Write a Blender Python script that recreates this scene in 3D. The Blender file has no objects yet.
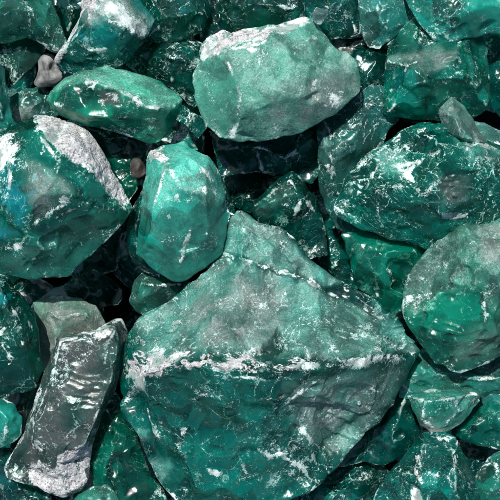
import bpy, math, random
import numpy as np
from mathutils import Vector
from mathutils.geometry import delaunay_2d_cdt

# ------------------------------------------------------------------ scene, camera, light
sc = bpy.context.scene
COL = sc.collection
PX = 0.001                       # one photograph pixel at plan level is one millimetre
H = 1400.0                       # camera height over plan level, in millimetres

cam = bpy.data.cameras.new('camera')
cam.sensor_width = 36.0
cam.lens = 36.0 * H / 500.0
cam.clip_start = 0.01
cam.clip_end = 50.0
camo = bpy.data.objects.new('camera', cam)
camo.location = (0, 0, H * PX)
COL.objects.link(camo)
sc.camera = camo

SUN_EL, SUN_AZ = math.radians(62), math.radians(-22)      # azimuth from +Y towards +X
world = bpy.data.worlds.new('World')
sc.world = world
world.use_nodes = True
wn = world.node_tree.nodes
sky = wn.new('ShaderNodeTexSky')
sky.sky_type = 'NISHITA'
sky.sun_disc = False
sky.sun_elevation = SUN_EL
sky.sun_rotation = SUN_AZ
world.node_tree.links.new(sky.outputs[0], wn['Background'].inputs[0])
wn['Background'].inputs[1].default_value = 0.10

sun = bpy.data.lights.new('sun', 'SUN')
sun.energy = 5.0
sun.angle = math.radians(0.6)
sun.color = (1.0, 0.965, 0.91)
suno = bpy.data.objects.new('sun', sun)
d = Vector((math.sin(SUN_AZ) * math.cos(SUN_EL), math.cos(SUN_AZ) * math.cos(SUN_EL), math.sin(SUN_EL)))
suno.rotation_euler = d.to_track_quat('Z', 'Y').to_euler()
suno.location = d * 3
COL.objects.link(suno)

sc.view_settings.view_transform = 'Standard'
sc.view_settings.look = 'None'
sc.view_settings.gamma = 1.0
sc.view_settings.exposure = 0.25
sc.view_settings.use_curve_mapping = False
sc.cycles.use_denoising = True
sc.cycles.use_adaptive_sampling = True
sc.cycles.adaptive_threshold = 0.06
sc.cycles.adaptive_min_samples = 20
sc.cycles.max_bounces = 7
sc.cycles.transmission_bounces = 6
sc.cycles.sample_clamp_indirect = 4.0
sc.cycles.caustics_reflective = False
sc.cycles.caustics_refractive = True
sc.cycles.blur_glossy = 0.5

# ------------------------------------------------------------------ numpy noise
def _hash(ix, iy, iz, seed):
    n = (ix.astype(np.int64) * 73856093) ^ (iy.astype(np.int64) * 19349663) ^ (iz.astype(np.int64) * 83492791) ^ (seed * 2654435761 % 2147483647)
    n = (n ^ (n >> 13)) * 1274126177 & 0x7fffffff
    n = (n ^ (n >> 15)) * 2246822519 & 0x7fffffff
    return ((n ^ (n >> 11)) & 0xfffff) / 1048575.0

def vnoise(p, scale, seed):
    q = p / scale
    f = np.floor(q); t = q - f; t = t * t * (3 - 2 * t)
    i = f.astype(np.int64)
    r = 0
    for dx in (0, 1):
        for dy in (0, 1):
            for dz in (0, 1):
                w = (t[:, 0] if dx else 1 - t[:, 0]) * (t[:, 1] if dy else 1 - t[:, 1]) * (t[:, 2] if dz else 1 - t[:, 2])
                r = r + w * _hash(i[:, 0] + dx, i[:, 1] + dy, i[:, 2] + dz, seed)
    return r * 2 - 1

def fbm(p, scale, seed, octv=4, gain=.5):
    r = 0; a = 1
    for k in range(octv):
        r = r + a * vnoise(p + 13.7 * k, scale / 2 ** k, seed + k)
        a *= gain
    return r

def worley(p, scale, seed):
    q = p / scale
    i = np.floor(q).astype(np.int64)
    f1 = np.full(len(p), 9.0); idc = np.zeros(len(p))
    for dx in (-1, 0, 1):
        for dy in (-1, 0, 1):
            for dz in (-1, 0, 1):
                a, b, c = i[:, 0] + dx, i[:, 1] + dy, i[:, 2] + dz
                h1 = _hash(a, b, c, seed); h2 = _hash(a, b, c, seed + 7); h3 = _hash(a, b, c, seed + 19)
                dd = np.sqrt((a + h1 - q[:, 0]) ** 2 + (b + h2 - q[:, 1]) ** 2 + (c + h3 - q[:, 2]) ** 2)
                m = dd < f1
                f1[m] = dd[m]; idc[m] = h1[m]
    return f1, idc

def sstep(a, b, x):
    t = np.clip((x - a) / (b - a), 0, 1)
    return t * t * (3 - 2 * t)

# distance helpers in plan
def seg_dist(P, a, b):
    a = np.array(a[:2], float); b = np.array(b[:2], float)
    ab = b - a
    t = np.clip(((P - a) @ ab) / max(ab @ ab, 1e-9), 0, 1)
    return np.linalg.norm(P - (a + t[:, None] * ab), axis=1)

def line_dist(P, pts):
    d = np.full(len(P), 1e9)
    for a, b in zip(pts[:-1], pts[1:]):
        d = np.minimum(d, seg_dist(P, a, b))
    return d

def poly_sd(P, pts):
    d = line_dist(P, list(pts) + [pts[0]])
    ins = np.zeros(len(P), bool)
    n = len(pts)
    for k in range(n):
        x0, y0 = pts[k][:2]; x1, y1 = pts[(k + 1) % n][:2]
        if y0 == y1: continue
        c = ((P[:, 1] >= min(y0, y1)) & (P[:, 1] < max(y0, y1)))
        xi = x0 + (P[:, 1] - y0) * (x1 - x0) / (y1 - y0)
        ins ^= (c & (P[:, 0] < xi))
    return np.where(ins, -d, d)

# ------------------------------------------------------------------ materials
SSS_W = 0.9
class NT:
    def __init__(s, name):
        s.m = bpy.data.materials.new(name); s.m.use_nodes = True
        s.t = s.m.node_tree; s.n = s.t.nodes; s.l = s.t.links
        s.n.clear()
    def put(s, sock, v):
        if v is None: return
        if isinstance(v, bpy.types.NodeSocket): s.l.new(v, sock)
        else: sock.default_value = v
    def math(s, op, a, b=None, c=None, clamp=False):
        x = s.n.new('ShaderNodeMath'); x.operation = op; x.use_clamp = clamp
        for k, v in enumerate((a, b, c)): s.put(x.inputs[k], v)
        return x.outputs[0]
    def mul(s, a, b): return s.math('MULTIPLY', a, b)
    def add(s, a, b, clamp=False): return s.math('ADD', a, b, clamp=clamp)
    def ss(s, v, a, b, lo=0.0, hi=1.0):
        x = s.n.new('ShaderNodeMapRange'); x.interpolation_type = 'SMOOTHSTEP'
        s.put(x.inputs[0], v); x.inputs[1].default_value = a; x.inputs[2].default_value = b
        x.inputs[3].default_value = lo; x.inputs[4].default_value = hi
        return x.outputs[0]
    def noise(s, vec, scale, detail=4, rough=.55, dist=0.0, col=False):
        x = s.n.new('ShaderNodeTexNoise'); s.put(x.inputs['Vector'], vec)
        x.inputs['Scale'].default_value = scale; x.inputs['Detail'].default_value = detail
        x.inputs['Roughness'].default_value = rough; x.inputs['Distortion'].default_value = dist
        return x.outputs[1 if col else 0]
    def voro(s, vec, scale, feat='DISTANCE_TO_EDGE', out=0):
        x = s.n.new('ShaderNodeTexVoronoi'); x.feature = feat; s.put(x.inputs['Vector'], vec)
        x.inputs['Scale'].default_value = scale
        return x.outputs[out]
    def mixc(s, f, a, b, mode='MIX'):
        x = s.n.new('ShaderNodeMix'); x.data_type = 'RGBA'; x.blend_type = mode
        s.put(x.inputs[0], f); s.put(x.inputs[6], a); s.put(x.inputs[7], b)
        return x.outputs[2]
    def vmath(s, op, a, b=None, sc_=None):
        x = s.n.new('ShaderNodeVectorMath'); x.operation = op
        s.put(x.inputs[0], a); s.put(x.inputs[1], b)
        if sc_ is not None: s.put(x.inputs[3], sc_)
        return x.outputs[0]
    def attr(s, name):
        x = s.n.new('ShaderNodeAttribute'); x.attribute_name = name
        sp = s.n.new('ShaderNodeSeparateColor'); s.l.new(x.outputs['Color'], sp.inputs[0])
        return sp.outputs[0], sp.outputs[1], sp.outputs[2], x.outputs['Alpha']
    def mixs(s, f, a, b):
        x = s.n.new('ShaderNodeMixShader'); s.put(x.inputs[0], f); s.l.new(a, x.inputs[1]); s.l.new(b, x.inputs[2])
        return x.outputs[0]
    def out(s, sh, disp=None):
        o = s.n.new('ShaderNodeOutputMaterial'); s.l.new(sh, o.inputs[0])

def bump(t, h, strength, dist, normal=None):
    b = t.n.new('ShaderNodeBump'); b.inputs['Strength'].default_value = strength
    b.inputs['Distance'].default_value = dist
    t.put(b.inputs['Height'], h)
    if normal is not None: t.l.new(normal, b.inputs['Normal'])
    return b.outputs[0]

def glass_material():
    t = NT('green_slag_glass')
    tc = t.n.new('ShaderNodeTexCoord'); oi = t.n.new('ShaderNodeObjectInfo')
    v = t.vmath('ADD', tc.outputs['Object'], t.vmath('SCALE', (7.0, 3.0, 5.0), None, oi.outputs['Random']))
    v = t.vmath('SCALE', v, None, 1000.0)                       # millimetres
    vr = t.n.new('ShaderNodeVectorRotate'); vr.rotation_type = 'AXIS_ANGLE'; vr.inputs['Axis'].default_value = (.25, .2, .95)
    t.put(vr.inputs['Vector'], v); t.put(vr.inputs['Angle'], t.mul(oi.outputs['Random'], 6.283)); v = vr.outputs[0]
    crust, frost, grey, cyan = t.attr('mask_a')
    scr, edge, big, mid = t.attr('mask_b')
    na, nb_, nc, nd = t.attr('mask_c')
    wx, wy, wz, ne = t.attr('mask_d')
    wv3 = t.n.new('ShaderNodeCombineXYZ'); t.put(wv3.inputs[0], wx); t.put(wv3.inputs[1], wy); t.put(wv3.inputs[2], wz)
    w1 = t.vmath('ADD', v, t.vmath('SCALE', t.vmath('SUBTRACT', wv3.outputs[0], (.5, .5, .5)), None, 30.0))
    fcn = t.n.new('ShaderNodeTexNoise'); t.put(fcn.inputs['Vector'], v); fcn.inputs['Scale'].default_value = 1 / 4.2
    fcn.inputs['Detail'].default_value = 5; fcn.inputs['Roughness'].default_value = .68
    fine = fcn.outputs[0]
    w2 = t.vmath('ADD', w1, t.vmath('SCALE', t.vmath('SUBTRACT', fcn.outputs[1], (.5, .5, .5)), None, 9.0))
    grain = t.noise(v, 1 / 1.5, 3, .75)
    # body colour, its bright patches painting in the glow inside the glass
    base = oi.outputs['Color']
    tone = t.add(t.mul(t.math('POWER', t.ss(big, .15, .95), 1.6), 1.7), t.mul(t.ss(mid, .3, .9), .4))
    tone = t.math('ADD', tone, .30)
    body = t.vmath('SCALE', base, None, tone)
    gm = t.mul(grey, t.ss(t.add(t.mul(mid, .5), t.mul(nc, .5)), .30, .62, .25, 1.0))
    body = t.mixc(t.mul(gm, .8), body, (0.085, 0.075, 0.078, 1))
    body = t.mixc(t.mul(cyan, t.ss(mid, .35, .65)), body, (0.0, 0.19, 0.21, 1))
    # crack veils and scratches
    e1 = t.voro(w2, 1 / 30); e2 = t.voro(w2, 1 / 10)
    l1 = t.mul(t.ss(e1, .0, .030, 1, 0), t.ss(na, .54, .70))
    l2 = t.mul(t.ss(e2, .0, .060, 1, 0), t.ss(t.add(nb_, t.mul(frost, .14)), .62, .78))
    l3 = t.mul(t.ss(t.voro(w2, 1 / 4.6), .0, .085, 1, 0), t.ss(t.add(ne, t.mul(frost, .10)), .58, .72))
    def hair(rot, sx, thr, wmask):
        mp = t.n.new('ShaderNodeMapping'); mp.inputs['Rotation'].default_value = rot
        mp.inputs['Scale'].default_value = (1 / sx, 1 / 1.0, 1 / 1.0)
        t.l.new(v, mp.inputs['Vector'])
        return t.mul(t.ss(t.noise(mp.outputs[0], 1.0, 1, .5), thr, thr + .07), wmask)
    hair_ = t.math('MAXIMUM', hair((.3, .2, .9), 20, .62, t.ss(nc, .4, .6)), hair((-.2, .4, -.6), 26, .62, t.ss(nd, .42, .6)))
    fleck = t.mul(t.ss(t.voro(v, 1 / 4.5, 'F1'), .08, .24, 1, 0), t.ss(t.add(nd, t.mul(frost, .10)), .52, .72))
    marks = t.add(t.add(t.mul(l1, .9), t.add(t.mul(l2, .75), t.mul(l3, .30))), t.add(t.mul(hair_, .42), t.mul(fleck, .55)))
    marks = t.mul(marks, t.mul(scr, t.ss(t.add(fine, t.mul(t.math('SUBTRACT', grain, .5), .6)), .36, .62)))
    blot = t.mul(t.mul(t.ss(t.add(nc, t.add(t.mul(t.math('SUBTRACT', fine, .5), 1.1), t.mul(t.math('SUBTRACT', grain, .5), .8))), .90, 1.06), scr), .75)
    gfine = t.math('SUBTRACT', t.add(t.mul(fine, .55), t.mul(grain, .45)), .5)
    ed = t.ss(t.add(edge, t.mul(gfine, 2.2)), .55, 1.15)
    cr = t.ss(t.add(crust, t.add(t.mul(gfine, 2.6), t.mul(t.math('SUBTRACT', ne, .5), 1.1))), .42, .80)
    fr = t.mul(frost, t.ss(t.add(t.mul(mid, .45), t.add(t.mul(fine, .75), t.add(t.mul(nb_, .3), t.mul(grain, .55)))), .70, 1.25, .42, 1.0))
    white = t.math('MAXIMUM', t.math('MINIMUM', marks, .9), t.mul(ed, .8))
    white = t.math('MAXIMUM', white, t.math('MAXIMUM', t.mul(cr, .93), blot), clamp=True)
    # relief
    nb = bump(t, t.add(0.0, t.mul(t.add(fine, t.mul(grain, .25)), t.ss(t.add(frost, crust), 0, .8, .22, 1.0))), .7, .0019)
    p = t.n.new('ShaderNodeBsdfPrincipled')
    t.put(p.inputs['Base Color'], body); t.put(p.inputs['Normal'], nb)
    t.put(p.inputs['Roughness'], t.ss(mid, .3, .8, .04, .20))
    p.inputs['IOR'].default_value = 1.52
    p.inputs['Subsurface Weight'].default_value = SSS_W
    p.inputs['Subsurface Radius'].default_value = (.12, 1.0, .75)
    p.inputs['Subsurface Scale'].default_value = 0.034
    g = t.n.new('ShaderNodeBsdfGlass'); g.inputs['IOR'].default_value = 1.5
    t.put(g.inputs['Roughness'], t.ss(mid, .3, .8, .02, .18))
    t.put(g.inputs['Color'], t.mixc(t.mul(gm, .9), (.18, .90, .76, 1), (.62, .62, .62, 1))); t.put(g.inputs['Normal'], nb)
    core = t.mixs(oi.outputs['Alpha'], p.outputs[0], g.outputs[0])
    fcol = t.mixc(t.mul(gm, .65), t.vmath('ADD', t.vmath('SCALE', body, None, 1.3), (.085, .185, .152)), (.27, .26, .25, 1))
    fcol = t.vmath('SCALE', fcol, None, t.ss(grain, .32, .70, .72, 1.28))
    wc = t.mixc(t.ss(t.add(nb_, t.mul(gfine, 1.5)), .3, .75), (.24, .245, .24, 1), (.70, .72, .71, 1))
    wv = t.mixc(crust, t.mixc(.35, wc, (.35, .75, .65, 1)), wc)
    f = t.n.new('ShaderNodeBsdfPrincipled')
    t.put(f.inputs['Base Color'], t.mixc(white, fcol, wv)); t.put(f.inputs['Normal'], nb)
    t.put(f.inputs['Roughness'], t.ss(white, 0, 1, .26, .75))
    s = t.mixs(t.math('MAXIMUM', fr, white, clamp=True), core, f.outputs[0])
    o = t.n.new('ShaderNodeOutputMaterial'); t.l.new(s, o.inputs[0])
    return t.m

def crust_material():
    t = NT('chalky_crust')
    tc = t.n.new('ShaderNodeTexCoord'); oi = t.n.new('ShaderNodeObjectInfo')
    v = t.vmath('ADD', tc.outputs['Object'], t.vmath('SCALE', (7.0, 3.0, 5.0), None, oi.outputs['Random']))
    v = t.vmath('SCALE', v, None, 1000.0)
    a = t.noise(v, 1 / 9, 6, .7); b = t.noise(v, 1 / 2.2, 5, .75); pit = t.voro(v, 1 / 2.4, 'F1')
    c = t.mixc(t.ss(a, .3, .68), (.12, .123, .12, 1), (.52, .53, .52, 1))
    c = t.mixc(t.ss(b, .38, .62), c, t.mixc(.55, c, (.80, .80, .80, 1)))
    c = t.mixc(t.mul(t.ss(pit, .15, .42, 1, 0), t.ss(t.noise(v, 1 / 7, 2), .42, .58)), c, (.10, .10, .105, 1))
    p = t.n.new('ShaderNodeBsdfPrincipled'); t.put(p.inputs['Base Color'], c); p.inputs['Roughness'].default_value = .85
    t.put(p.inputs['Normal'], bump(t, t.add(b, t.mul(pit, .8)), .9, .0016))
    t.out(p.outputs[0])
    return t.m

def pebble_material(name, c0, c1, c2=(.42, .41, .40, 1)):
    t = NT(name)
    tc = t.n.new('ShaderNodeTexCoord')
    v = t.vmath('SCALE', tc.outputs['Object'], None, 1000.0)
    a = t.noise(v, 1 / 16, 5, .6); b = t.noise(v, 1 / 2.5, 5, .7)
    c = t.mixc(t.ss(a, .35, .65), c0, c1)
    c = t.mixc(t.ss(b, .58, .75), c, c2)
    p = t.n.new('ShaderNodeBsdfPrincipled'); t.put(p.inputs['Base Color'], c); p.inputs['Roughness'].default_value = .7
    t.put(p.inputs['Normal'], bump(t, b, .5, .001))
    t.out(p.outputs[0])
    return t.m

M_GLASS = glass_material()
M_CRUST = crust_material()
M_PEB = pebble_material('grey_pebble', (.075, .078, .076, 1), (.26, .27, .265, 1))
M_PEB2 = pebble_material('dark_pebble', (.02, .018, .017, 1), (.07, .06, .055, 1), (.2, .19, .18, 1))
M_SOIL = pebble_material('dark_soil', (.004, .007, .006, 1), (.010, .015, .013, 1), (.02, .025, .023, 1))
for n_ in M_SOIL.node_tree.nodes:
    if n_.type == 'BSDF_PRINCIPLED':
        n_.inputs['Specular IOR Level'].default_value = .08; n_.inputs['Roughness'].default_value = .95

# ------------------------------------------------------------------ stone builder
def to_world(px, py, z):
    k = (H - z) / H
    return ((px - 250) * k, (250 - py) * k, z)

def roughen(out, rng, amp):
    res = []
    n = len(out)
    for k in range(n):
        a = np.array(out[k], float); b = np.array(out[(k + 1) % n], float)
        res.append(tuple(a))
        L = np.linalg.norm(b - a)
        m = int(L // 11)
        if m and L < 400:
            nrm = np.array([-(b - a)[1], (b - a)[0]]) / max(L, 1e-6)
            for j in range(1, m + 1):
                t = j / (m + 1)
                q = a + (b - a) * t + nrm * rng.gauss(0, amp)
                res.append(tuple(q))
    return res

def neighbours_mean(co, ed, deg):
    s = np.zeros_like(co)
    np.add.at(s, ed[:, 0], co[ed[:, 1]]); np.add.at(s, ed[:, 1], co[ed[:, 0]])
    return s / deg[:, None]

def vert_normals(me):
    n = np.empty(len(me.vertices) * 3, np.float32); me.vertex_normals.foreach_get('vector', n)
    return n.reshape(-1, 3).astype(float)

def in_poly(x, y, out):
    return poly_sd(np.array([[x, y]], float), out)[0]

SEED = [0]
def stone(name, label, z, outline, ridges=None, color=(0.0, .10, .07), tr=.35, height=None, depth=None, tilt=(0, 0),
          paint=(), frost=0.0, scr=.5, grey=0.0, scallop=1.6, chips=1.0, scsize=40, ripple=.45, rough=.5, edge=1.0, lump=2.0,
          vox=1.35, mat=None, crust_part=True, cat='glass stone', group='green glass stones heaped in the pile', smooth=1, seed=None, hs=1.0):
    SEED[0] += 1
    sd = seed if seed is not None else SEED[0] * 31
    rng = random.Random(sd)
    if ridges is not None: ridges = [[(a, b, c * hs) for a, b, c in rl] for rl in ridges]
    color = (color[0], color[1] * rng.uniform(.88, 1.08), color[2] * rng.uniform(.90, 1.06))
    xs = [p[0] for p in outline]; ys = [p[1] for p in outline]
    cx, cy = (min(xs) + max(xs)) / 2, (min(ys) + max(ys)) / 2
    size = min(max(xs) - min(xs), max(ys) - min(ys))
    if height is None: height = size * .30
    if depth is None: depth = size * .55 + 8
    o2 = roughen(outline, rng, .9)
    nO = len(o2)
    def ztop(x, y): return z + tilt[0] * (x - cx) + tilt[1] * (cy - y)
    V = [(x, y, ztop(x, y)) for x, y in o2]
    E = [(k, (k + 1) % nO) for k in range(nO)]
    if ridges is None:
        ridges = []
        k = 3 if size > 50 else 2
        a0 = rng.random() * 6.28
        pts = []
        for j in range(k):
            a = a0 + j * 6.283 / k + rng.uniform(-.4, .4)
            rx, ry = (max(xs) - min(xs)) * .22, (max(ys) - min(ys)) * .22
            x, y = cx + math.cos(a) * rx * rng.uniform(.4, 1.3), cy + math.sin(a) * ry * rng.uniform(.4, 1.3)
            if in_poly(x, y, outline) < -4: pts.append((x, y, height * rng.uniform(.65, 1.15)))
        if not pts: pts = [(sum(xs) / len(xs), sum(ys) / len(ys), height)]
        ridges = [pts]
    for rl in ridges:
        prev = None
        for (x, y, h) in rl:
            idx = None
            for q, vv in enumerate(V):
                if abs(vv[0] - x) < 1.2 and abs(vv[1] - y) < 1.2: idx = q; break
            if idx is None:
                V.append((x, y, z + h)); idx = len(V) - 1
            if prev is not None and prev != idx: E.append((prev, idx))
            prev = idx
    r = delaunay_2d_cdt([Vector((a, b)) for a, b, c in V], E, [list(range(nO))], 1, 0.05)
    vc, faces, orig = r[0], r[2], r[3]
    zz = []
    for k, o in enumerate(orig):
        if o: zz.append(V[o[0]][2])
        else:
            p = vc[k]; ds = [((p[0] - q[0]) ** 2 + (p[1] - q[1]) ** 2 + .01, q[2]) for q in V]
            ds.sort(); w = [1 / q[0] for q in ds[:3]]; zz.append(sum(a * q[1] for a, q in zip(w, ds[:3])) / sum(w))
    verts = [to_world(vc[k][0], vc[k][1], zz[k]) for k in range(len(vc))]
    fc = [list(f) for f in faces]
    # ring order of the outline in the triangulation
    ring = []
    inv = {}
    for k, o in enumerate(orig):
        for q in o: inv[q] = k
    ring = [inv[q] for q in range(nO)]
    wc = np.array(verts)[ring].mean(axis=0)
    prev = ring
    for s_, dz in ((.93, .22), (.74, .62), (.4, 1.0)):
        cur = []
        for q in ring:
            p = np.array(verts[q])
            j = 1 + rng.uniform(-.03, .03)
            verts.append((wc[0] + (p[0] - wc[0]) * s_ * j, wc[1] + (p[1] - wc[1]) * s_ * j, p[2] - depth * dz))
            cur.append(len(verts) - 1)
        for k in range(nO):
            fc.append([prev[k], prev[(k + 1) % nO], cur[(k + 1) % nO], cur[k]])
        prev = cur
    fc.append(prev)
    org = np.array([wc[0], wc[1], wc[2]])
    me = bpy.data.meshes.new(name)
    me.from_pydata([tuple(np.array(v) - org) for v in verts], [], fc)
    import bmesh
    bm = bmesh.new(); bm.from_mesh(me)
    bmesh.ops.recalc_face_normals(bm, faces=bm.faces)
    bm.to_mesh(me); bm.free()
    ob = bpy.data.objects.new(name, me); COL.objects.link(ob)
    md = ob.modifiers.new('remesh', 'REMESH'); md.mode = 'VOXEL'; md.voxel_size = vox; md.adaptivity = 0
    dg = bpy.context.evaluated_depsgraph_get()
    me2 = bpy.data.meshes.new_from_object(ob.evaluated_get(dg))
    ob.modifiers.clear(); ob.data = me2; bpy.data.meshes.remove(me)
    me = me2; me.name = name
    nv = len(me.vertices)
    co = np.empty(nv * 3, np.float32); me.vertices.foreach_get('co', co); co = co.reshape(-1, 3).astype(float)
    ed = np.empty(len(me.edges) * 2, np.int32); me.edges.foreach_get('vertices', ed); ed = ed.reshape(-1, 2)
    deg = np.maximum(np.bincount(ed.ravel(), minlength=nv), 1).astype(float)
    for _ in range(smooth): co = co * .4 + neighbours_mean(co, ed, deg) * .6
    me.vertices.foreach_set('co', co.astype(np.float32).ravel()); me.update()
    nrm = vert_normals(me)
    P = co + org + sd * 3.1
    # ---- relief: broad lumps, conchoidal scoops with ripples, small roughness
    warp = np.stack([fbm(P, 28, sd + 1, 2), fbm(P, 28, sd + 2, 2), fbm(P, 28, sd + 3, 2)], 1) * 7
    cs = co.copy()
    for _ in range(6): cs = cs * .3 + neighbours_mean(cs, ed, deg) * .7
    cvx = ((co - cs) * nrm).sum(1)
    topm = nrm[:, 2] > -.1
    nr = np.random.RandomState(sd + 5)
    tone = np.full(nv, nr.rand()); fresh = np.zeros(nv)
    area = size * max(max(xs) - min(xs), max(ys) - min(ys))
    nbig = int(np.clip(area / 800 * chips, 3, 60)); nsml = int(np.clip(area / 150 * chips, 6, 240))
    Wc = co + org; kk = H / (H - Wc[:, 2])
    inside = -poly_sd(np.stack([250 + Wc[:, 0] * kk, 250 - Wc[:, 1] * kk], 1), [p[:2] for p in outline])
    keep = .13 + .87 * sstep(1.0, min(9.0, size * .12), inside)
    cand = np.where(topm & (inside > 5))[0]
    if len(cand) < 20: cand = np.where(topm)[0]
    ridge_c = cand[cvx[cand] > np.percentile(cvx[cand], 80)]; rim_c = np.where(topm & (inside < 6))[0]
    for q in range(nbig + nsml):
        bigc = q < nbig
        pool = cand if (bigc and nr.rand() < .6) else (rim_c if (not bigc and nr.rand() < .4) else ridge_c)
        vi = pool[nr.randint(len(pool))]
        n = nrm[vi] + nr.normal(0, .16 if bigc else .3, 3); n /= np.linalg.norm(n)
        a_ = nr.uniform(.10, .26) * size if bigc else nr.uniform(2.2, 7.5)
        a_ = min(a_, 42)
        t_ = max(scallop, .05) * (a_ * nr.uniform(.025, .065) if bigc else a_ * nr.uniform(.06, .14))
        Rs = a_ * a_ / (2 * t_)
        c0 = co[vi]
        near = np.where((np.abs(co - c0) < a_ * 1.9).all(axis=1))[0]
        u = co[near] - (c0 + n * (Rs - t_))
        al = u @ n; pp = (u * u).sum(1) - al * al
        hit = (al * al + pp < Rs * Rs) & (pp < Rs * Rs * .98)
        if not hit.any(): continue
        hi = near[hit]
        nal = -np.sqrt(Rs * Rs - pp[hit]) + t_ * .9 * vnoise(co[hi] + q * 7.3, max(4, a_ * .4), sd)
        ok_ = al[hit] > nal; hi = hi[ok_]; nal = nal[ok_]
        if len(hi) == 0: continue
        sft = np.minimum(al[hit][ok_] - nal, 5.0) * keep[hi] * sstep(1.85, 1.3, np.linalg.norm(co[hi] - c0, axis=1) / a_)
        co[hi] -= n * sft[:, None]
        if bigc and frost < .3:
            tone[hi[sft > .05]] = nr.rand(); fresh[hi[sft > .05]] = nr.rand() ** .7
            if nr.rand() < .5 * min(1, ripple * 2.2):
                rd = nr.normal(0, 1, 3); rd -= n * (rd @ n); rd /= np.linalg.norm(rd)
                dd = np.linalg.norm(co[hi] - (c0 + rd * a_ * 1.05), axis=1)
                lam = nr.uniform(3.6, 6.0); ph = dd / lam + .25 * vnoise(co[hi], 20, sd + q)
                saw = ph - np.floor(ph)
                fade = sstep(2.0, .5, dd / a_) * sstep(.5, 3, sft * 3)
                co[hi] += n * ((saw ** 2 - .33) * ripple * .85 * fade)[:, None]
    co = co * .75 + neighbours_mean(co, ed, deg) * .25
    disp = lump * fbm(P, 48, sd, 2) * .5
    disp += rough * (.12 + .6 * sstep(.1, .8, fbm(P, 40, sd + 9, 2))) * fbm(P, 7, sd + 8, 3, .55)
    disp -= disp.mean()
    # ---- plan position of every vertex, for the stains and crusts of this stone
    W = co + org
    k = H / (H - W[:, 2])
    Q = np.stack([250 + W[:, 0] * k, 250 - W[:, 1] * k], 1)
    Qw = Q + np.stack([fbm(P, 14, sd + 11, 3), fbm(P, 14, sd + 12, 3)], 1) * 3.2
    ch = {'crust': np.zeros(nv), 'frost': np.full(nv, frost), 'grey': np.full(nv, grey), 'cyan': np.zeros(nv), 'scr': np.full(nv, scr),
          'lump': np.zeros(nv), 'hard': np.zeros(nv)}
    up = sstep(-.25, .15, nrm[:, 2])
    if mat is None:                          # knocks and scuffs along the main ridges and round the rim
        rd = np.full(nv, 1e9)
        for rl in ridges:
            if len(rl) > 1: rd = np.minimum(rd, line_dist(Qw * .5 + Q * .5, rl))
        ed_n = sstep(-.25, .45, fbm(P, 17, sd + 61, 3))
        ch['crust'] = np.maximum(ch['crust'], sstep(3.2, .2, rd) * (.16 + .46 * ed_n) * up)
        rim = np.abs(poly_sd(Qw * .4 + Q * .6, [p[:2] for p in outline]))
        ch['crust'] = np.maximum(ch['crust'], sstep(3.0, .4, rim) * (.22 + .34 * sstep(-.1, .5, fbm(P, 24, sd + 62, 3))) * up)
    for c_, kind, pts, soft, val in paint:
        if c_ == 'rip':                      # conchoidal ripples: rings round the blow that struck the flake off
            rc = np.linalg.norm(Qw * .6 + Q * .4 - np.array(pts[0], float), axis=1)
            m = sstep(3, -4, poly_sd(Qw, pts[1:])) * up
            ph = rc / soft + .6 * fbm(P, 30, sd + 50, 2)
            saw = ph - np.floor(ph)
            disp += val * m * (saw ** 2.2 - .3) * (.6 + .4 * fbm(P, 16, sd + 51, 2))
            continue
        sd_ = poly_sd(Qw, pts) if kind == 'p' else line_dist(Qw, pts) - soft * .6
        m = sstep(soft, -soft, sd_) * up
        if c_ == 'disp': disp += m * val
        elif val >= 0: ch[c_] = np.maximum(ch[c_], ch[c_] * (1 - m) + val * m) if c_ != 'frost' and c_ != 'scr' else ch[c_] * (1 - m) + val * m
        else: ch[c_] = ch[c_] * (1 - m)
    disp += (ch['crust'] + ch['hard']) * fbm(P, 5, sd + 21, 3, .6) * .45
    co = co + nrm * disp[:, None]
    me.vertices.foreach_set('co', co.astype(np.float32).ravel()); me.update()
    nrm = vert_normals(me)
    # ---- convexity
    c1 = co.copy()
    for _ in range(7): c1 = c1 * .3 + neighbours_mean(c1, ed, deg) * .7
    cv = ((co - c1) * nrm).sum(1)
    cv = cv / (np.percentile(np.abs(cv), 97) + 1e-6)
    edg = sstep(.20, 1.25, cv) * edge * (.35 + .65 * sstep(-.4, .5, fbm(P, 30, sd + 15, 2)))
    def n01(sc_, k, o=3): return np.clip(.5 + .5 * fbm(P, sc_, sd + k, o, .55), 0, 1)
    _, cel1 = worley(P + warp * 2.0, 52, sd + 41); _, cel2 = worley(P * np.array([1, 1.3, 1]) + warp, 23, sd + 42)
    bigt = .46 * tone + .26 * cel2 + .28 * n01(60, 30)
    ch['frost'] = ch['frost'] * (1 - .15 * fresh)
    b = np.stack([ch['scr'], edg, bigt, n01(16, 31, 4)], 1)
    c_ = np.stack([n01(26, 32), n01(12, 33), n01(20, 34, 4), n01(14, 35)], 1)
    d_ = np.stack([n01(34, 36, 2), n01(34, 37, 2), n01(34, 38, 2), n01(22, 39)], 1)
    a = np.stack([ch['crust'], ch['frost'], ch['grey'], ch['cyan']], 1)
    for nm, ar in (('mask_a', a), ('mask_b', b), ('mask_c', c_), ('mask_d', d_)):
        at = me.color_attributes.new(nm, 'FLOAT_COLOR', 'POINT')
        at.data.foreach_set('color', ar.astype(np.float32).ravel())
    S = PX
    me.vertices.foreach_set('co', (co * S).astype(np.float32).ravel())
    me.polygons.foreach_set('use_smooth', [True] * len(me.polygons)); me.update()
    me.materials.append(mat or M_GLASS)
    ob.location = tuple(org * S)
    ob.color = (color[0], color[1] * .95, color[2] * .97, min(.6, tr * .85))
    ob['label'] = label; ob['category'] = cat
    if group: ob['group'] = group
    # ---- crust as a part of its own: a lumpy layer that sits proud of the glass
    hard = ch['hard'] + (.66 * fbm(P, 9, sd + 22, 4, .65) + .3 * fbm(P, 26, sd + 24, 2)) * (ch['hard'] > .02)
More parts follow.
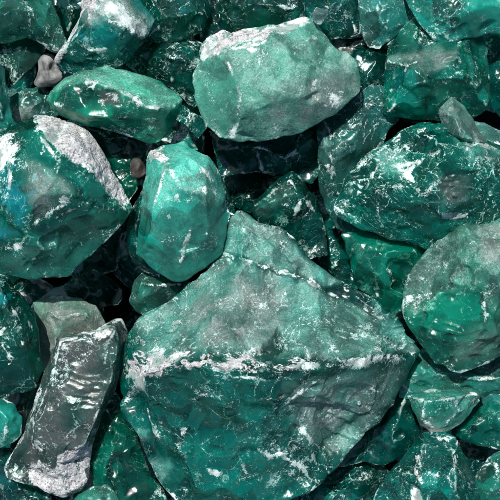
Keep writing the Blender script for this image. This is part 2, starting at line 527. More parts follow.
    if crust_part and (hard > .5).sum() > 60:
        keepv = hard > .5
        lv = np.empty(len(me.loops), np.int32); me.loops.foreach_get('vertex_index', lv)
        ls = np.empty(len(me.polygons), np.int32); me.polygons.foreach_get('loop_start', ls)
        lt = np.empty(len(me.polygons), np.int32); me.polygons.foreach_get('loop_total', lt)
        q4 = lt == 4
        quads = np.stack([lv[ls[q4] + j] for j in range(4)], 1)
        kq = keepv[quads].any(1); quads = quads[kq]
        # one object for each separate patch; crumbs too small to see are dropped
        lab = np.arange(nv)
        for _ in range(400):
            mn = lab[quads].min(axis=1); new = lab.copy()
            for j in range(4): np.minimum.at(new, quads[:, j], mn)
            new = new[new]
            if (new == lab).all(): break
            lab = new
        ql = lab[quads[:, 0]]
        ids, cnts = np.unique(ql, return_counts=True)
        for cid in ids[np.argsort(-cnts)][:7]:
            if (ql == cid).sum() < 45: continue
            crust_patch(me, quads[ql == cid], keepv, hard, co, nrm, P, sd, S, ob)
    return ob

def crust_patch(me, quads, keepv, hard, co, nrm, P, sd, S, ob):
    if True:
        nv = len(co)
        used = np.unique(quads); mp = -np.ones(nv, int); mp[used] = np.arange(len(used))
        lift = np.where(keepv, .1 + .45 * sstep(.5, .9, hard) + .3 * fbm(P, 5, sd + 23, 4, .65), -.8)
        cc = (co + nrm * lift[:, None])[used] * S
        cm = bpy.data.meshes.new('crust')
        cm.from_pydata([tuple(x) for x in cc], [], mp[quads].tolist())
        cm.polygons.foreach_set('use_smooth', [True] * len(cm.polygons))
        cm.materials.append(M_CRUST); cm.update()
        c = bpy.data.objects.new('crust', cm); COL.objects.link(c); c.parent = ob
        c['label'] = 'chalky grey white crust weathered onto the glass'

# ------------------------------------------------------------------ ground under the heap
def ground():
    n = 90; s = 2.4
    g = np.linspace(-s / 2, s / 2, n + 1)
    X, Y = np.meshgrid(g, g)
    P = np.stack([X.ravel() * 1000, Y.ravel() * 1000, np.zeros(X.size)], 1)
    Z = -.235 + fbm(P, 120, 5, 4) * .010
    me = bpy.data.meshes.new('ground')
    i = np.arange(n)[:, None] * (n + 1) + np.arange(n)[None, :]
    i = i.ravel()
    me.from_pydata([tuple(v) for v in np.stack([X.ravel(), Y.ravel(), Z], 1)], [], np.stack([i, i + 1, i + n + 2, i + n + 1], 1).tolist())
    me.materials.append(M_SOIL)
    me.polygons.foreach_set('use_smooth', [True] * len(me.polygons))
    o = bpy.data.objects.new('ground', me); COL.objects.link(o); o['kind'] = 'structure'
ground()

# colours of the glass
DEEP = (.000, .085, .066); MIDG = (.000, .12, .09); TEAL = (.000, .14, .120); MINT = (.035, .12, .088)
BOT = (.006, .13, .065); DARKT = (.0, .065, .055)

# ------------------------------------------------------------------ the big stones
N = 'glass_stone'
stone(N, 'largest glass stone, its pale upper and dark lower faces split by a white crusted ridge', 0,
    [(238, 209), (250, 214), (260, 222), (281, 226), (294, 236), (302, 250), (325, 270), (342, 280), (357, 289), (375, 297), (387, 307), (405, 325),
     (415, 340), (422, 351), (412, 367), (408, 378), (401, 388), (394, 405), (382, 418), (375, 428), (357, 447), (342, 465), (325, 482), (312, 491), (290, 501), (262, 512), (215, 516),
     (180, 507), (170, 498), (155, 482), (144, 462), (136, 437), (126, 425), (118, 412), (119, 390), (121, 360), (126, 335), (137, 317), (167, 299), (187, 282), (207, 269), (220, 254),
     (225, 235), (229, 218)],
    [[(137, 317, 6), (131, 345, 45), (139, 372, 88), (160, 360, 104), (200, 355, 112), (250, 356, 118), (275, 366, 118), (330, 362, 108), (385, 357, 66), (422, 351, 0)],
     [(221, 254, 6), (248, 262, 40), (285, 273, 38), (318, 287, 34), (350, 304, 28), (387, 320, 18)],
     [(229, 218, 4), (252, 234, 30), (285, 248, 24), (318, 287, 26)],
     [(200, 375, 112), (260, 380, 112), (330, 378, 98)],
     [(139, 372, 88), (150, 420, 52), (175, 470, 34)],
     [(330, 378, 98), (300, 420, 78), (318, 470, 34)], [(330, 378, 98), (372, 412, 34)],
     [(230, 450, 62)], [(265, 320, 86)]],
    color=(.0, .092, .068), tr=.35, hs=.76, depth=150, frost=.0, scr=.75, scallop=1.5, scsize=34, ripple=.5, rough=.55, vox=1.45, edge=.9,
    paint=[('rip', 'p', [(395, 270), (362, 296), (388, 306), (420, 345), (380, 350), (345, 330), (345, 300)], 9, 4.0), ('rip', 'p', [(360, 400), (340, 385), (325, 390), (290, 410), (330, 480), (355, 440), (380, 400)], 15, 3.0),
           ('frost', 'p', [(137, 320), (170, 302), (222, 258), (250, 266), (300, 282), (340, 298), (405, 330), (420, 348), (350, 358), (280, 355), (200, 352), (140, 360)], 6, .72), ('scr', 'p', [(137, 320), (170, 302), (222, 258), (250, 266), (300, 282), (340, 298), (405, 330), (420, 348), (350, 358), (280, 355), (200, 352), (140, 360)], 6, 1.15),
           ('frost', 'p', [(230, 218), (240, 212), (262, 226), (283, 230), (300, 255), (340, 283), (320, 284), (280, 268), (226, 250)], 4, .8),
           ('grey', 'p', [(190, 300), (240, 275), (285, 290), (280, 350), (180, 350)], 16, .55),
           ('frost', 'p', [(290, 385), (400, 370), (385, 410), (345, 455), (300, 440)], 14, .5), ('grey', 'p', [(285, 385), (390, 375), (375, 415), (330, 440), (300, 430)], 14, .5),
           ('crust', 'p', [(126, 350), (140, 332), (150, 352), (190, 350), (250, 350), (262, 345), (300, 350), (345, 358), (400, 352), (405, 362), (340, 368), (300, 372), (250, 372), (190, 371), (150, 378), (136, 400), (124, 410)], 6, .66),
           ('hard', 'p', [(128, 358), (142, 340), (150, 357), (190, 353), (245, 353), (260, 362), (300, 360), (312, 366), (255, 372), (190, 369), (152, 374), (134, 398), (126, 398)], 5, .50),
           ('crust', 'l', [(250, 262), (275, 268), (312, 284)], 3, .8), ('hard', 'l', [(252, 264), (268, 268)], 2, .55),
           ('crust', 'l', [(132, 322), (170, 298), (222, 256)], 3, .55),
           ('crust', 'l', [(232, 402), (245, 400)], 5, .75), ('crust', 'l', [(270, 398), (285, 396)], 4, .7), ('crust', 'l', [(258, 378), (260, 398)], 4, .6), ('crust', 'p', [(180, 428), (188, 430), (186, 436), (180, 434)], 3, .9),
           ('crust', 'l', [(146, 466), (160, 485), (174, 500)], 4, .6), ('crust', 'l', [(212, 470), (220, 474)], 4, .8), ('crust', 'l', [(240, 462), (246, 475)], 3.5, .75),
           ('frost', 'p', [(145, 460), (170, 458), (172, 470), (160, 482)], 4, .7),
           ('frost', 'p', [(130, 427), (146, 430), (148, 440), (138, 445)], 3, .6),
           ('crust', 'l', [(318, 378), (290, 400), (262, 425)], 2.5, .7), ('crust', 'l', [(260, 450), (300, 465), (320, 485)], 2.5, .65), ('crust', 'l', [(300, 430), (326, 455), (326, 475), (312, 488)], 2, .7),
           ('crust', 'l', [(176, 322), (180, 324)], 3, 1), ('crust', 'l', [(333, 333), (334, 336)], 3, 1), ('crust', 'l', [(168, 302), (176, 298)], 4, .8),
           ('cyan', 'l', [(262, 365), (270, 368)], 4, .7), ('disp', 'p', [(262, 350), (278, 330), (284, 345), (270, 362), (255, 358)], 3, -7), ('frost', 'p', [(262, 350), (278, 328), (284, 345), (270, 360), (255, 356)], 2, .0),
           ('scr', 'p', [(260, 380), (400, 370), (330, 480), (270, 500)], 14, 1.0), ('scr', 'p', [(145, 385), (215, 385), (200, 430), (145, 430)], 12, .35),
           ])
stone(N, 'teal frosted upright stone with a white top corner, left of centre', 4,
    [(149, 151), (162, 144), (175, 143), (187, 141), (190, 147), (210, 156), (221, 175), (226, 192), (227, 205), (231, 215), (227, 235), (222, 254), (205, 268), (190, 278), (185, 281), (172, 281),
     (150, 267), (136, 254), (137, 245), (140, 207), (146, 175), (146, 157)],
    [[(149, 151, 22), (166, 165, 44), (180, 188, 54), (205, 192, 50), (224, 200, 20)], [(166, 165, 44), (153, 205, 42), (146, 248, 26)], [(190, 230, 44), (180, 262, 24)], [(205, 192, 50), (207, 235, 40)], [(188, 158, 34), (205, 170, 34)]],
    color=TEAL, hs=.85, tr=.22, frost=.22, scr=.3, chips=.35, scallop=.9, lump=1.6, rough=.5, ripple=.15, edge=.55, depth=80,
    paint=[('frost', 'p', [(146, 155), (175, 142), (192, 148), (212, 158), (224, 185), (226, 205), (200, 196), (178, 190), (165, 175), (146, 180)], 6, .85),
           ('frost', 'p', [(140, 180), (166, 175), (175, 195), (160, 215), (140, 215)], 8, .7),
           ('crust', 'p', [(149, 150), (164, 144), (168, 158), (160, 163), (148, 162)], 4, .9), ('hard', 'p', [(150, 150), (162, 146), (165, 157), (150, 161)], 4, .5),
           ('crust', 'l', [(166, 168), (178, 180), (182, 190), (205, 190)], 5, .62), ('crust', 'l', [(200, 168), (213, 182)], 3, .5), ('crust', 'l', [(222, 178), (228, 205)], 2, .5),
           ('crust', 'l', [(169, 216), (170, 218)], 2.2, .9), ('crust', 'l', [(175, 197), (176, 198)], 2.2, .8), ('frost', 'l', [(143, 232), (150, 240)], 5, .0)])
stone(N, 'big stone at the left edge with a speckled white crust shoulder and blue glints', 6,
    [(32, 115), (45, 115), (55, 117), (75, 123), (88, 130), (97, 140), (107, 158), (120, 182), (130, 198), (134, 208), (122, 226), (99, 247), (84, 262), (70, 277), (51, 278), (27, 280), (10, 275), (0, 268),
     (-30, 250), (-40, 200), (-25, 150), (0, 132), (14, 124), (22, 120)],
    [[(32, 115, 14), (40, 135, 56), (52, 152, 66), (58, 170, 66), (92, 178, 50), (120, 206, 18), (134, 208, 0)], [(58, 170, 66), (40, 200, 70), (36, 228, 62), (20, 246, 34), (-20, 252, 10)], [(36, 228, 62), (82, 205, 56), (120, 206, 18)],
     [(82, 205, 56), (92, 178, 50)], [(15, 160, 52), (5, 200, 56)], [(75, 140, 54), (104, 175, 40)], [(60, 250, 30)]],
    color=(.0, .085, .066), tr=.4, hs=.85, chips=.5, frost=.0, scr=.7, scallop=1.4, vox=1.3, depth=100, scsize=30,
    paint=[('crust', 'p', [(32, 114), (55, 115), (84, 124), (108, 156), (134, 206), (122, 204), (100, 182), (82, 170), (62, 156), (48, 138)], 5, .8),
           ('hard', 'p', [(34, 112), (55, 113), (84, 122), (110, 156), (133, 205), (122, 202), (100, 180), (82, 168), (62, 154), (50, 136)], 4, 1.0),
           ('hard', 'p', [(52, 128), (62, 132), (60, 142), (52, 140)], 3, -1),
           ('crust', 'p', [(-5, 135), (20, 128), (25, 140), (12, 160), (-5, 178)], 5, .72), ('grey', 'p', [(30, 160), (60, 175), (70, 190), (40, 215), (25, 190)], 8, .6), ('frost', 'p', [(30, 160), (60, 175), (70, 190), (40, 215), (28, 190)], 8, .45),
           ('crust', 'l', [(34, 222), (60, 205), (95, 178)], 4, .62), ('crust', 'l', [(95, 178), (125, 210), (80, 205)], 3, .6), ('crust', 'l', [(-5, 250), (20, 246), (34, 228)], 4, .7), ('crust', 'l', [(35, 262), (50, 255)], 3, .6),
           ('cyan', 'p', [(0, 170), (20, 165), (32, 190), (28, 210), (18, 236), (-5, 236)], 7, 1.0), ('cyan', 'p', [(28, 175), (36, 175), (36, 195), (30, 195)], 3, .9), ('crust', 'l', [(53, 244), (55, 244)], 2, .9),  # blue glints painted into the glass colour as cyan patches
           ('frost', 'p', [(0, 262), (36, 236), (82, 212), (128, 212), (70, 275), (20, 278)], 8, .16), ('scr', 'p', [(0, 262), (36, 240), (82, 216), (128, 214), (70, 275), (20, 278)], 8, .3)])
stone(N, 'lens shaped stone with a mint frosted top and a dark window of cracks, upper left', 6,
    [(45, 100), (50, 91), (57, 84), (65, 77), (80, 69), (100, 66), (125, 69), (145, 75), (162, 81), (175, 91), (183, 100), (181, 111), (175, 122), (168, 134), (160, 142), (150, 145), (129, 137), (105, 130), (78, 124), (60, 116), (50, 110)],
    [[(50, 91, 8), (62, 88, 22), (88, 80, 32), (112, 88, 34), (135, 98, 36), (152, 109, 32), (172, 107, 22), (183, 100, 4)], [(55, 104, 18), (85, 116, 30), (110, 118, 30), (165, 120, 18)], [(88, 80, 32), (100, 100, 26), (110, 118, 30)]],
    color=(.0, .17, .11), tr=.30, frost=.03, scr=.45, chips=.4, scallop=.8, lump=1.0, ripple=.2, depth=60, edge=.8,
    paint=[('frost', 'p', [(50, 92), (65, 76), (100, 65), (145, 74), (184, 100), (176, 108), (150, 110), (135, 100), (110, 90), (86, 82), (62, 90)], 3, 1.0),
           ('crust', 'p', [(100, 94), (118, 95), (120, 103), (104, 104)], 3, .6), ('grey', 'p', [(98, 92), (120, 94), (122, 106), (102, 106)], 4, .9), ('cyan', 'p', [(80, 84), (90, 84), (90, 90), (80, 90)], 3, 1), ('crust', 'l', [(90, 82), (97, 84), (88, 89)], 2, .8),
           ('crust', 'l', [(160, 84), (164, 88)], 3, .6), ('crust', 'l', [(140, 103), (158, 109)], 3, .55), ('crust', 'l', [(170, 106), (182, 102)], 3, .6), ('frost', 'l', [(48, 95), (50, 105), (54, 110)], 4, .6)])
stone(N, 'rounded pale mint stone with a white crusted rim along its top edge', 12,
    [(196, 66), (199, 51), (206, 37), (223, 29), (231, 33), (238, 31), (250, 28), (260, 27), (277, 25), (292, 20), (304, 16), (315, 20), (322, 28), (328, 36), (335, 46), (347, 50), (357, 60), (361, 80), (360, 92),
     (350, 101), (335, 115), (317, 125), (294, 136), (267, 141), (240, 143), (219, 138), (206, 126), (197, 105), (192, 82)],
    [[(199, 58, 16), (215, 54, 34), (245, 47, 44), (270, 39, 40), (300, 27, 24)], [(215, 54, 34), (228, 64, 46), (240, 95, 54), (240, 120, 40), (232, 138, 10)], [(312, 36, 34), (319, 70, 52), (312, 95, 48), (330, 108, 18)], [(245, 47, 44), (285, 62, 62), (312, 36, 34)],
     [(285, 62, 62), (275, 100, 58)], [(345, 70, 26)]],
    color=(.01, .09, .062), hs=.6, tr=.15, frost=.60, scr=.5, chips=.45, scallop=.7, lump=.9, rough=.35, edge=.6, depth=110, ripple=.1,
    paint=[('crust', 'p', [(198, 60), (199, 50), (206, 36), (223, 28), (238, 30), (260, 26), (304, 15), (312, 22), (285, 32), (262, 38), (240, 46), (215, 54), (206, 60)], 4, .6),
           ('hard', 'p', [(199, 56), (200, 46), (208, 36), (223, 29), (240, 31), (262, 29), (285, 24), (268, 34), (240, 43), (218, 50)], 3, .72),
           ('grey', 'p', [(199, 56), (200, 46), (208, 36), (223, 29), (285, 24), (268, 34), (240, 43), (218, 50)], 5, .6),
           ('crust', 'l', [(227, 62), (238, 85), (241, 110), (234, 136)], 2.2, .58), ('crust', 'l', [(314, 30), (319, 68)], 3, .5), ('crust', 'p', [(310, 80), (318, 78), (318, 92), (312, 90)], 3, .75),
           ('crust', 'p', [(330, 95), (345, 88), (346, 100), (330, 112)], 5, .6), ('crust', 'l', [(197, 104), (205, 124), (222, 138)], 2, .6), ('crust', 'l', [(250, 48), (252, 50)], 4, .8),
           ('grey', 'p', [(280, 90), (315, 80), (350, 60), (358, 90), (320, 120), (270, 130)], 16, .6), ('frost', 'p', [(196, 70), (225, 62), (238, 95), (232, 138), (206, 124)], 6, .35)])
stone(N, 'wrinkled glossy green stone with swirling white streaks, right side', 2,
    [(350, 167), (364, 153), (381, 143), (398, 129), (422, 122), (449, 126), (476, 136), (500, 146), (535, 160), (545, 210), (520, 250), (480, 262), (440, 258), (422, 249), (400, 241), (381, 236), (361, 230), (342, 220), (332, 209), (334, 199), (342, 187), (346, 173)],
    [[(350, 167, 8), (380, 160, 36), (408, 172, 50), (435, 150, 56), (470, 150, 46), (520, 170, 20)], [(408, 172, 50), (420, 195, 52), (445, 180, 58), (480, 190, 50), (520, 200, 30)], [(420, 195, 52), (395, 215, 32), (375, 230, 8)], [(380, 160, 36), (365, 190, 30)], [(445, 215, 40)]],
    color=(.0, .125, .09), tr=.62, frost=.0, scr=1.0, scallop=1.5, scsize=27, ripple=.9, rough=.7, edge=1.1, depth=100,
    paint=[('rip', 'p', [(400, 250), (350, 160), (430, 120), (520, 150), (500, 190), (400, 190), (345, 190)], 17, 3.6), ('rip', 'p', [(455, 195), (425, 150), (500, 160), (540, 220), (470, 235), (430, 215)], 12, 3.0),
           ('frost', 'p', [(375, 150), (405, 150), (402, 175), (380, 172)], 5, .6), ('crust', 'l', [(398, 150), (418, 140), (406, 175)], 2.0, .5), ('crust', 'l', [(432, 155), (450, 143), (470, 146)], 4, .72), ('crust', 'l', [(475, 142), (505, 158)], 3, .75),
           ('crust', 'l', [(345, 205), (352, 190), (346, 178), (365, 156), (385, 148)], 3, .5), ('crust', 'p', [(440, 212), (468, 212), (466, 218), (444, 219)], 3, .8), ('grey', 'p', [(440, 178), (465, 180), (466, 200), (440, 208)], 8, .6), ('frost', 'p', [(440, 178), (468, 180), (466, 200), (438, 208)], 8, .35),
           ('crust', 'l', [(335, 207), (360, 226), (382, 233)], 2, .55), ('crust', 'l', [(414, 192), (425, 196), (435, 180)], 2.5, .6), ('crust', 'l', [(400, 165), (432, 158), (440, 172)], 2.5, .6), ('frost', 'p', [(455, 140), (500, 150), (500, 165), (470, 160)], 5, .45)])
stone(N, 'oval stone at the right edge, frosted above with a clear emerald lower face', 10,
    [(427, 249), (442, 235), (457, 225), (480, 216), (500, 209), (530, 206), (555, 240), (556, 300), (530, 345), (497, 358), (485, 365), (470, 370), (460, 374), (450, 371), (435, 364), (425, 350), (415, 337), (406, 325), (401, 307), (402, 292), (406, 277), (415, 262)],
    [[(405, 310, 12), (430, 297, 36), (455, 290, 56), (485, 292, 66), (520, 300, 50)], [(455, 290, 56), (470, 250, 60), (465, 225, 20)], [(485, 292, 66), (485, 335, 44), (450, 355, 18)], [(440, 320, 42), (485, 335, 44)], [(515, 250, 58)]],
    color=(.0, .095, .066), hs=.8, tr=.25, frost=.0, scr=.7, scallop=1.1, ripple=.7, edge=.9, depth=95, rough=.35,
    paint=[('rip', 'p', [(460, 285), (430, 318), (480, 312), (492, 340), (450, 352), (425, 335)], 8, 1.6), ('scr', 'p', [(408, 316), (440, 310), (485, 330), (460, 368), (425, 350)], 6, .3), ('rip', 'p', [(440, 262), (404, 300), (412, 268), (425, 270), (425, 300), (412, 322)], 5, 1.2),
           ('frost', 'p', [(402, 295), (415, 262), (445, 233), (500, 208), (530, 210), (520, 300), (480, 285), (458, 288), (440, 285), (428, 300), (408, 312)], 10, .68),
           ('crust', 'p', [(407, 295), (432, 290), (440, 305), (412, 312)], 5, .45), ('crust', 'l', [(402, 300), (408, 275), (428, 250)], 3, .4), ('crust', 'p', [(440, 358), (448, 356), (456, 368), (446, 368)], 4, .6),
           ('crust', 'l', [(436, 364), (455, 373), (475, 367), (497, 356)], 2.2, .6), ('grey', 'p', [(478, 325), (500, 325), (495, 350), (455, 362), (452, 350)], 9, .4), ('frost', 'p', [(478, 325), (500, 325), (495, 352), (450, 364), (452, 352)], 9, .35),
           ('grey', 'p', [(480, 225), (505, 225), (505, 265), (485, 262)], 8, .7), ('frost', 'p', [(485, 275), (500, 290), (505, 325), (488, 310)], 4, .35), ('crust', 'l', [(482, 300), (486, 315), (495, 322)], 2, .55), ('crust', 'l', [(408, 317), (412, 324)], 3, .6),
           ('crust', 'l', [(420, 325), (440, 352)], 1.3, .5), ('crust', 'l', [(440, 330), (465, 333)], 1.3, .5), ('crust', 'l', [(443, 345), (462, 343)], 1.2, .5)])
stone(N, 'cube like glassy stone with grey smoky veins, top right', -14,
    [(382, 114), (382, 100), (384, 82), (386, 57), (390, 42), (400, 30), (412, 18), (425, 12), (450, 20), (482, 30), (489, 50), (490, 75), (493, 100), (485, 111), (475, 118), (450, 122), (425, 120), (390, 118)],
    [[(388, 62, 18), (408, 66, 34), (430, 58, 40), (458, 52, 40), (462, 44, 30)], [(458, 52, 40), (466, 75, 44), (486, 104, 12)], [(408, 66, 34), (405, 90, 34), (388, 112, 10)], [(405, 90, 34), (432, 80, 42), (466, 75, 44)], [(430, 58, 40), (432, 80, 42)], [(432, 80, 42), (425, 110, 22)]],
    color=(.0, .16, .115), tr=.5, frost=.0, scr=.65, scallop=1.0, lump=1.4, depth=90,
    paint=[('frost', 'p', [(386, 58), (440, 48), (460, 50), (445, 65), (432, 72), (410, 66), (386, 66)], 4, .42), ('grey', 'p', [(390, 58), (440, 48), (460, 50), (445, 65), (430, 74), (410, 66)], 5, .55),
           ('crust', 'l', [(459, 42), (462, 62), (478, 85), (487, 104)], 3, .62), ('crust', 'l', [(420, 105), (430, 88), (446, 82)], 3, .55), ('crust', 'l', [(383, 92), (408, 90), (425, 82)], 2, .5), ('crust', 'l', [(388, 60), (395, 72)], 3, .4), ('cyan', 'p', [(392, 70), (415, 72), (415, 95), (392, 90)], 8, .35)])
stone(N, 'bright emerald stone speckled with pale dots, cut by the top right corner', 6,
    [(398, -30), (405, 0), (412, 12), (420, 26), (432, 40), (443, 46), (455, 42), (465, 38), (477, 37), (490, 33), (515, 38), (540, 20), (540, -30)],
    [[(440, -10, 20), (452, 15, 30), (470, -5, 26)], [(490, 5, 26), (520, 5, 20)]],
    color=(.0, .15, .105), tr=.4, frost=.1, scr=1.0, scallop=1.5, rough=.8, depth=60, height=30,
    paint=[('crust', 'l', [(425, 28), (440, 45), (462, 38)], 2, .55), ('cyan', 'p', [(448, 5), (462, 5), (465, 30), (450, 38)], 6, .3)])
stone(N, 'smoky grey violet slab with a lump of white crust at its lower end', -8,
    [(56, 336), (70, 333), (92, 332), (108, 322), (122, 318), (128, 330), (124, 350), (118, 381), (106, 408), (95, 439), (90, 460), (90, 478), (82, 491), (65, 498), (44, 492), (24, 486), (6, 479), (3, 469), (14, 449), (24, 432), (34, 398), (44, 371)],
    [[(60, 341, 30), (50, 378, 36), (38, 418, 36), (37, 448, 36), (52, 460, 34), (84, 447, 30), (100, 408, 34), (112, 378, 34), (118, 345, 34), (114, 326, 30), (60, 341, 30)], [(37, 448, 36), (14, 470, 6)], [(52, 460, 34), (62, 485, 20)], [(80, 390, 38)]],
    color=(.012, .05, .042), tr=.5, frost=.10, grey=.75, lump=.5, chips=.5, scr=.7, scallop=1.2, ripple=.5, depth=70, rough=.6,
    paint=[('rip', 'p', [(90, 330), (45, 372), (100, 372), (98, 425), (45, 440)], 7, .8), ('crust', 'p', [(24, 472), (42, 462), (62, 456), (88, 450), (88, 468), (82, 490), (65, 497), (42, 488)], 4, .7), ('hard', 'p', [(24, 472), (42, 462), (56, 470), (62, 456), (90, 448), (89, 468), (82, 490), (65, 498), (40, 488)], 4, 1.0),
           ('grey', 'p', [(8, 470), (24, 435), (30, 455), (24, 470), (20, 482)], 5, -1), ('frost', 'p', [(8, 470), (24, 435), (32, 455), (24, 470), (20, 482)], 5, .1), ('frost', 'p', [(66, 400), (85, 395), (85, 425), (65, 430)], 10, .02),
           ('grey', 'p', [(66, 400), (85, 395), (85, 425), (65, 430)], 10, -1), ('crust', 'l', [(56, 337), (45, 372), (33, 410), (33, 450), (45, 462)], 1.6, .6), ('crust', 'l', [(60, 336), (90, 333), (115, 322)], 1.6, .55), ('crust', 'l', [(117, 322), (106, 345), (104, 362)], 2.4, .7),
           ('crust', 'l', [(116, 375), (105, 400), (95, 430)], 2, .5)])
stone(N, 'stone with a broad white crust wedge above dark cracked glass, top left', -6,
    [(55, 63), (56, 56), (67, 42), (72, 30), (81, 12), (80, 2), (86, -8), (100, -25), (125, -22), (140, -2), (155, 20), (150, 32), (142, 40), (134, 55), (122, 66), (100, 72), (78, 76), (64, 74)],
    [[(57, 58, 10), (72, 42, 24), (86, 22, 34), (110, 20, 38), (130, 30, 30), (144, 38, 8)], [(86, 22, 34), (95, -5, 26)], [(72, 42, 24), (95, 50, 26), (120, 48, 22)]],
    color=(.0, .10, .085), tr=.5, frost=.0, scr=.75, scallop=1.3, depth=70, ripple=.5,
    paint=[('frost', 'p', [(80, 10), (90, -10), (118, -10), (135, 8), (154, 22), (143, 39), (125, 30), (105, 22), (85, 24)], 5, .85), ('grey', 'p', [(80, 10), (90, -10), (118, -10), (135, 8), (154, 22), (143, 39), (125, 30), (105, 22), (85, 24)], 5, .6), ('crust', 'p', [(82, 10), (92, -8), (110, -2), (128, 12), (150, 24), (142, 38), (122, 27), (105, 15), (84, 22)], 6, .55), ('hard', 'l', [(84, 4), (78, 20), (68, 42), (58, 58)], 3.6, .7), ('hard', 'p', [(82, 4), (92, -8), (106, -10), (98, 6), (84, 18)], 4, .7),
           ('crust', 'l', [(57, 58), (68, 42), (80, 15)], 3.5, .8), ('cyan', 'l', [(75, 33), (95, 42), (120, 32)], 2.5, .9), ('cyan', 'p', [(140, 20), (150, 22), (150, 28), (142, 30)], 3, 1), ('crust', 'l', [(106, 19), (108, 21)], 2, .9)])
stone(N, 'cone shaped glossy green stone with white chalk streaks at the bottom right', 8,
    [(422, 432), (432, 430), (445, 432), (455, 436), (462, 450), (472, 475), (481, 495), (488, 520), (430, 530), (365, 520), (377, 490), (387, 475), (400, 460), (412, 445)],
    [[(428, 434, 8), (424, 455, 28), (415, 480, 40), (412, 515, 30)], [(452, 438, 8), (455, 470, 36), (458, 510, 36)], [(424, 455, 28), (440, 485, 44), (455, 470, 36)]],
    color=(.0, .125, .085), tr=.35, frost=.0, scr=.9, scallop=1.1, depth=60, ripple=.5,
    paint=[('crust', 'p', [(412, 458), (418, 452), (424, 462), (424, 480), (414, 478)], 4, .85), ('crust', 'p', [(410, 488), (420, 490), (424, 505), (410, 505)], 4, .85), ('hard', 'p', [(413, 458), (418, 454), (423, 464), (422, 478), (415, 476)], 3, .6), ('crust', 'l', [(428, 433), (420, 450)], 2, .7),
           ('crust', 'l', [(457, 440), (456, 465), (450, 478), (458, 500)], 2.2, .6), ('crust', 'l', [(380, 488), (400, 475), (413, 468)], 1.6, .55), ('cyan', 'l', [(432, 470), (445, 480)], 1.5, .8), ('crust', 'l', [(430, 455), (445, 470), (452, 485)], 1.5, .5)])
stone(N, 'small pale green block wedged above the cone shaped stone', -2,
    [(405, 395), (425, 391), (450, 389), (480, 391), (481, 402), (470, 415), (457, 427), (450, 431), (438, 436), (427, 430), (420, 427), (416, 417)],
    [[(410, 397, 8), (425, 402, 20), (455, 398, 22), (478, 394, 6)], [(425, 402, 20), (422, 420, 14), (438, 432, 4)], [(455, 398, 22), (458, 412, 18), (438, 432, 4)]],
    color=(.0, .13, .09), tr=.35, frost=.38, scr=.7, scallop=.8, depth=40,
    paint=[('grey', 'p', [(418, 418), (430, 422), (445, 430), (436, 436), (424, 430)], 4, .8), ('frost', 'p', [(416, 415), (430, 420), (448, 428), (438, 436), (424, 430)], 4, .7), ('frost', 'p', [(425, 400), (452, 398), (452, 412), (435, 415)], 6, .05)])
stone(N, 'grey translucent pointed shard behind the wrinkled stone, right side', 4,
    [(438, 113), (444, 103), (451, 96), (457, 100), (465, 106), (474, 119), (480, 132), (492, 145), (470, 150), (445, 135)],
    [[(451, 97, 10), (454, 115, 34), (462, 136, 42)], [(438, 113, 0), (454, 115, 34)], [(462, 136, 42), (492, 145, 0)]], color=(.02, .11, .085), tr=.3, frost=.5, grey=.35, scr=.8, depth=40, lump=.3, scallop=.5, vox=1.0, paint=[('crust', 'l', [(451, 97), (455, 115), (462, 136)], 1.5, .55)])
stone('quartz_chip', 'tiny clear bluish chip on the upper right shoulder of the pale mint stone', 24,
    [(311, 14), (316, 7), (328, 9), (328, 15), (321, 25), (315, 24)], [[(317, 14, 6), (323, 14, 5)]], color=(.10, .22, .24), tr=.7, frost=.35, grey=.3, scr=.2, scallop=.3, lump=.3, rough=.2, depth=12, vox=.8, group=None, cat='stone chip')

# ------------------------------------------------------------------ second and third layers
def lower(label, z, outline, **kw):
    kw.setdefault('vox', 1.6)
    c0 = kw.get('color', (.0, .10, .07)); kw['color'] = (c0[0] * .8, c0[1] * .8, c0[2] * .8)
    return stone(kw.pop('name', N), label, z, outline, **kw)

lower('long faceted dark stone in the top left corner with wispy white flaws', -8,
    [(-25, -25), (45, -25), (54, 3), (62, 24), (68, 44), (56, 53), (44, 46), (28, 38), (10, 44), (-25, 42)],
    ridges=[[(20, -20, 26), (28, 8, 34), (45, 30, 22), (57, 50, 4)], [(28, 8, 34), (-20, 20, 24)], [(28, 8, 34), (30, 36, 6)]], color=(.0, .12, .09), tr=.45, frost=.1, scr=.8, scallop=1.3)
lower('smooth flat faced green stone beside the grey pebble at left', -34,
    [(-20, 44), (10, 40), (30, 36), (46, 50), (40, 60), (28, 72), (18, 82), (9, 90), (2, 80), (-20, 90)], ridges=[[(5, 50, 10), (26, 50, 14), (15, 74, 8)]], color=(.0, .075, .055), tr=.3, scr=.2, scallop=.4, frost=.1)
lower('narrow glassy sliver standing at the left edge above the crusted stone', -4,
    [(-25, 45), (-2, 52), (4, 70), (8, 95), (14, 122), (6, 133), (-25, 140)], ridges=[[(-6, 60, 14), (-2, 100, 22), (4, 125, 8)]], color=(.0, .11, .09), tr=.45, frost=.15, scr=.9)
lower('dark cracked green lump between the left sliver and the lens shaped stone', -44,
    [(8, 96), (26, 88), (42, 84), (54, 96), (60, 114), (45, 124), (22, 126), (10, 120)], color=DEEP, scr=.9, frost=.12, paint=[('grey', 'p', [(14, 108), (34, 106), (34, 118), (16, 120)], 5, .9), ('frost', 'p', [(14, 108), (34, 106), (34, 118), (16, 120)], 5, .6)])
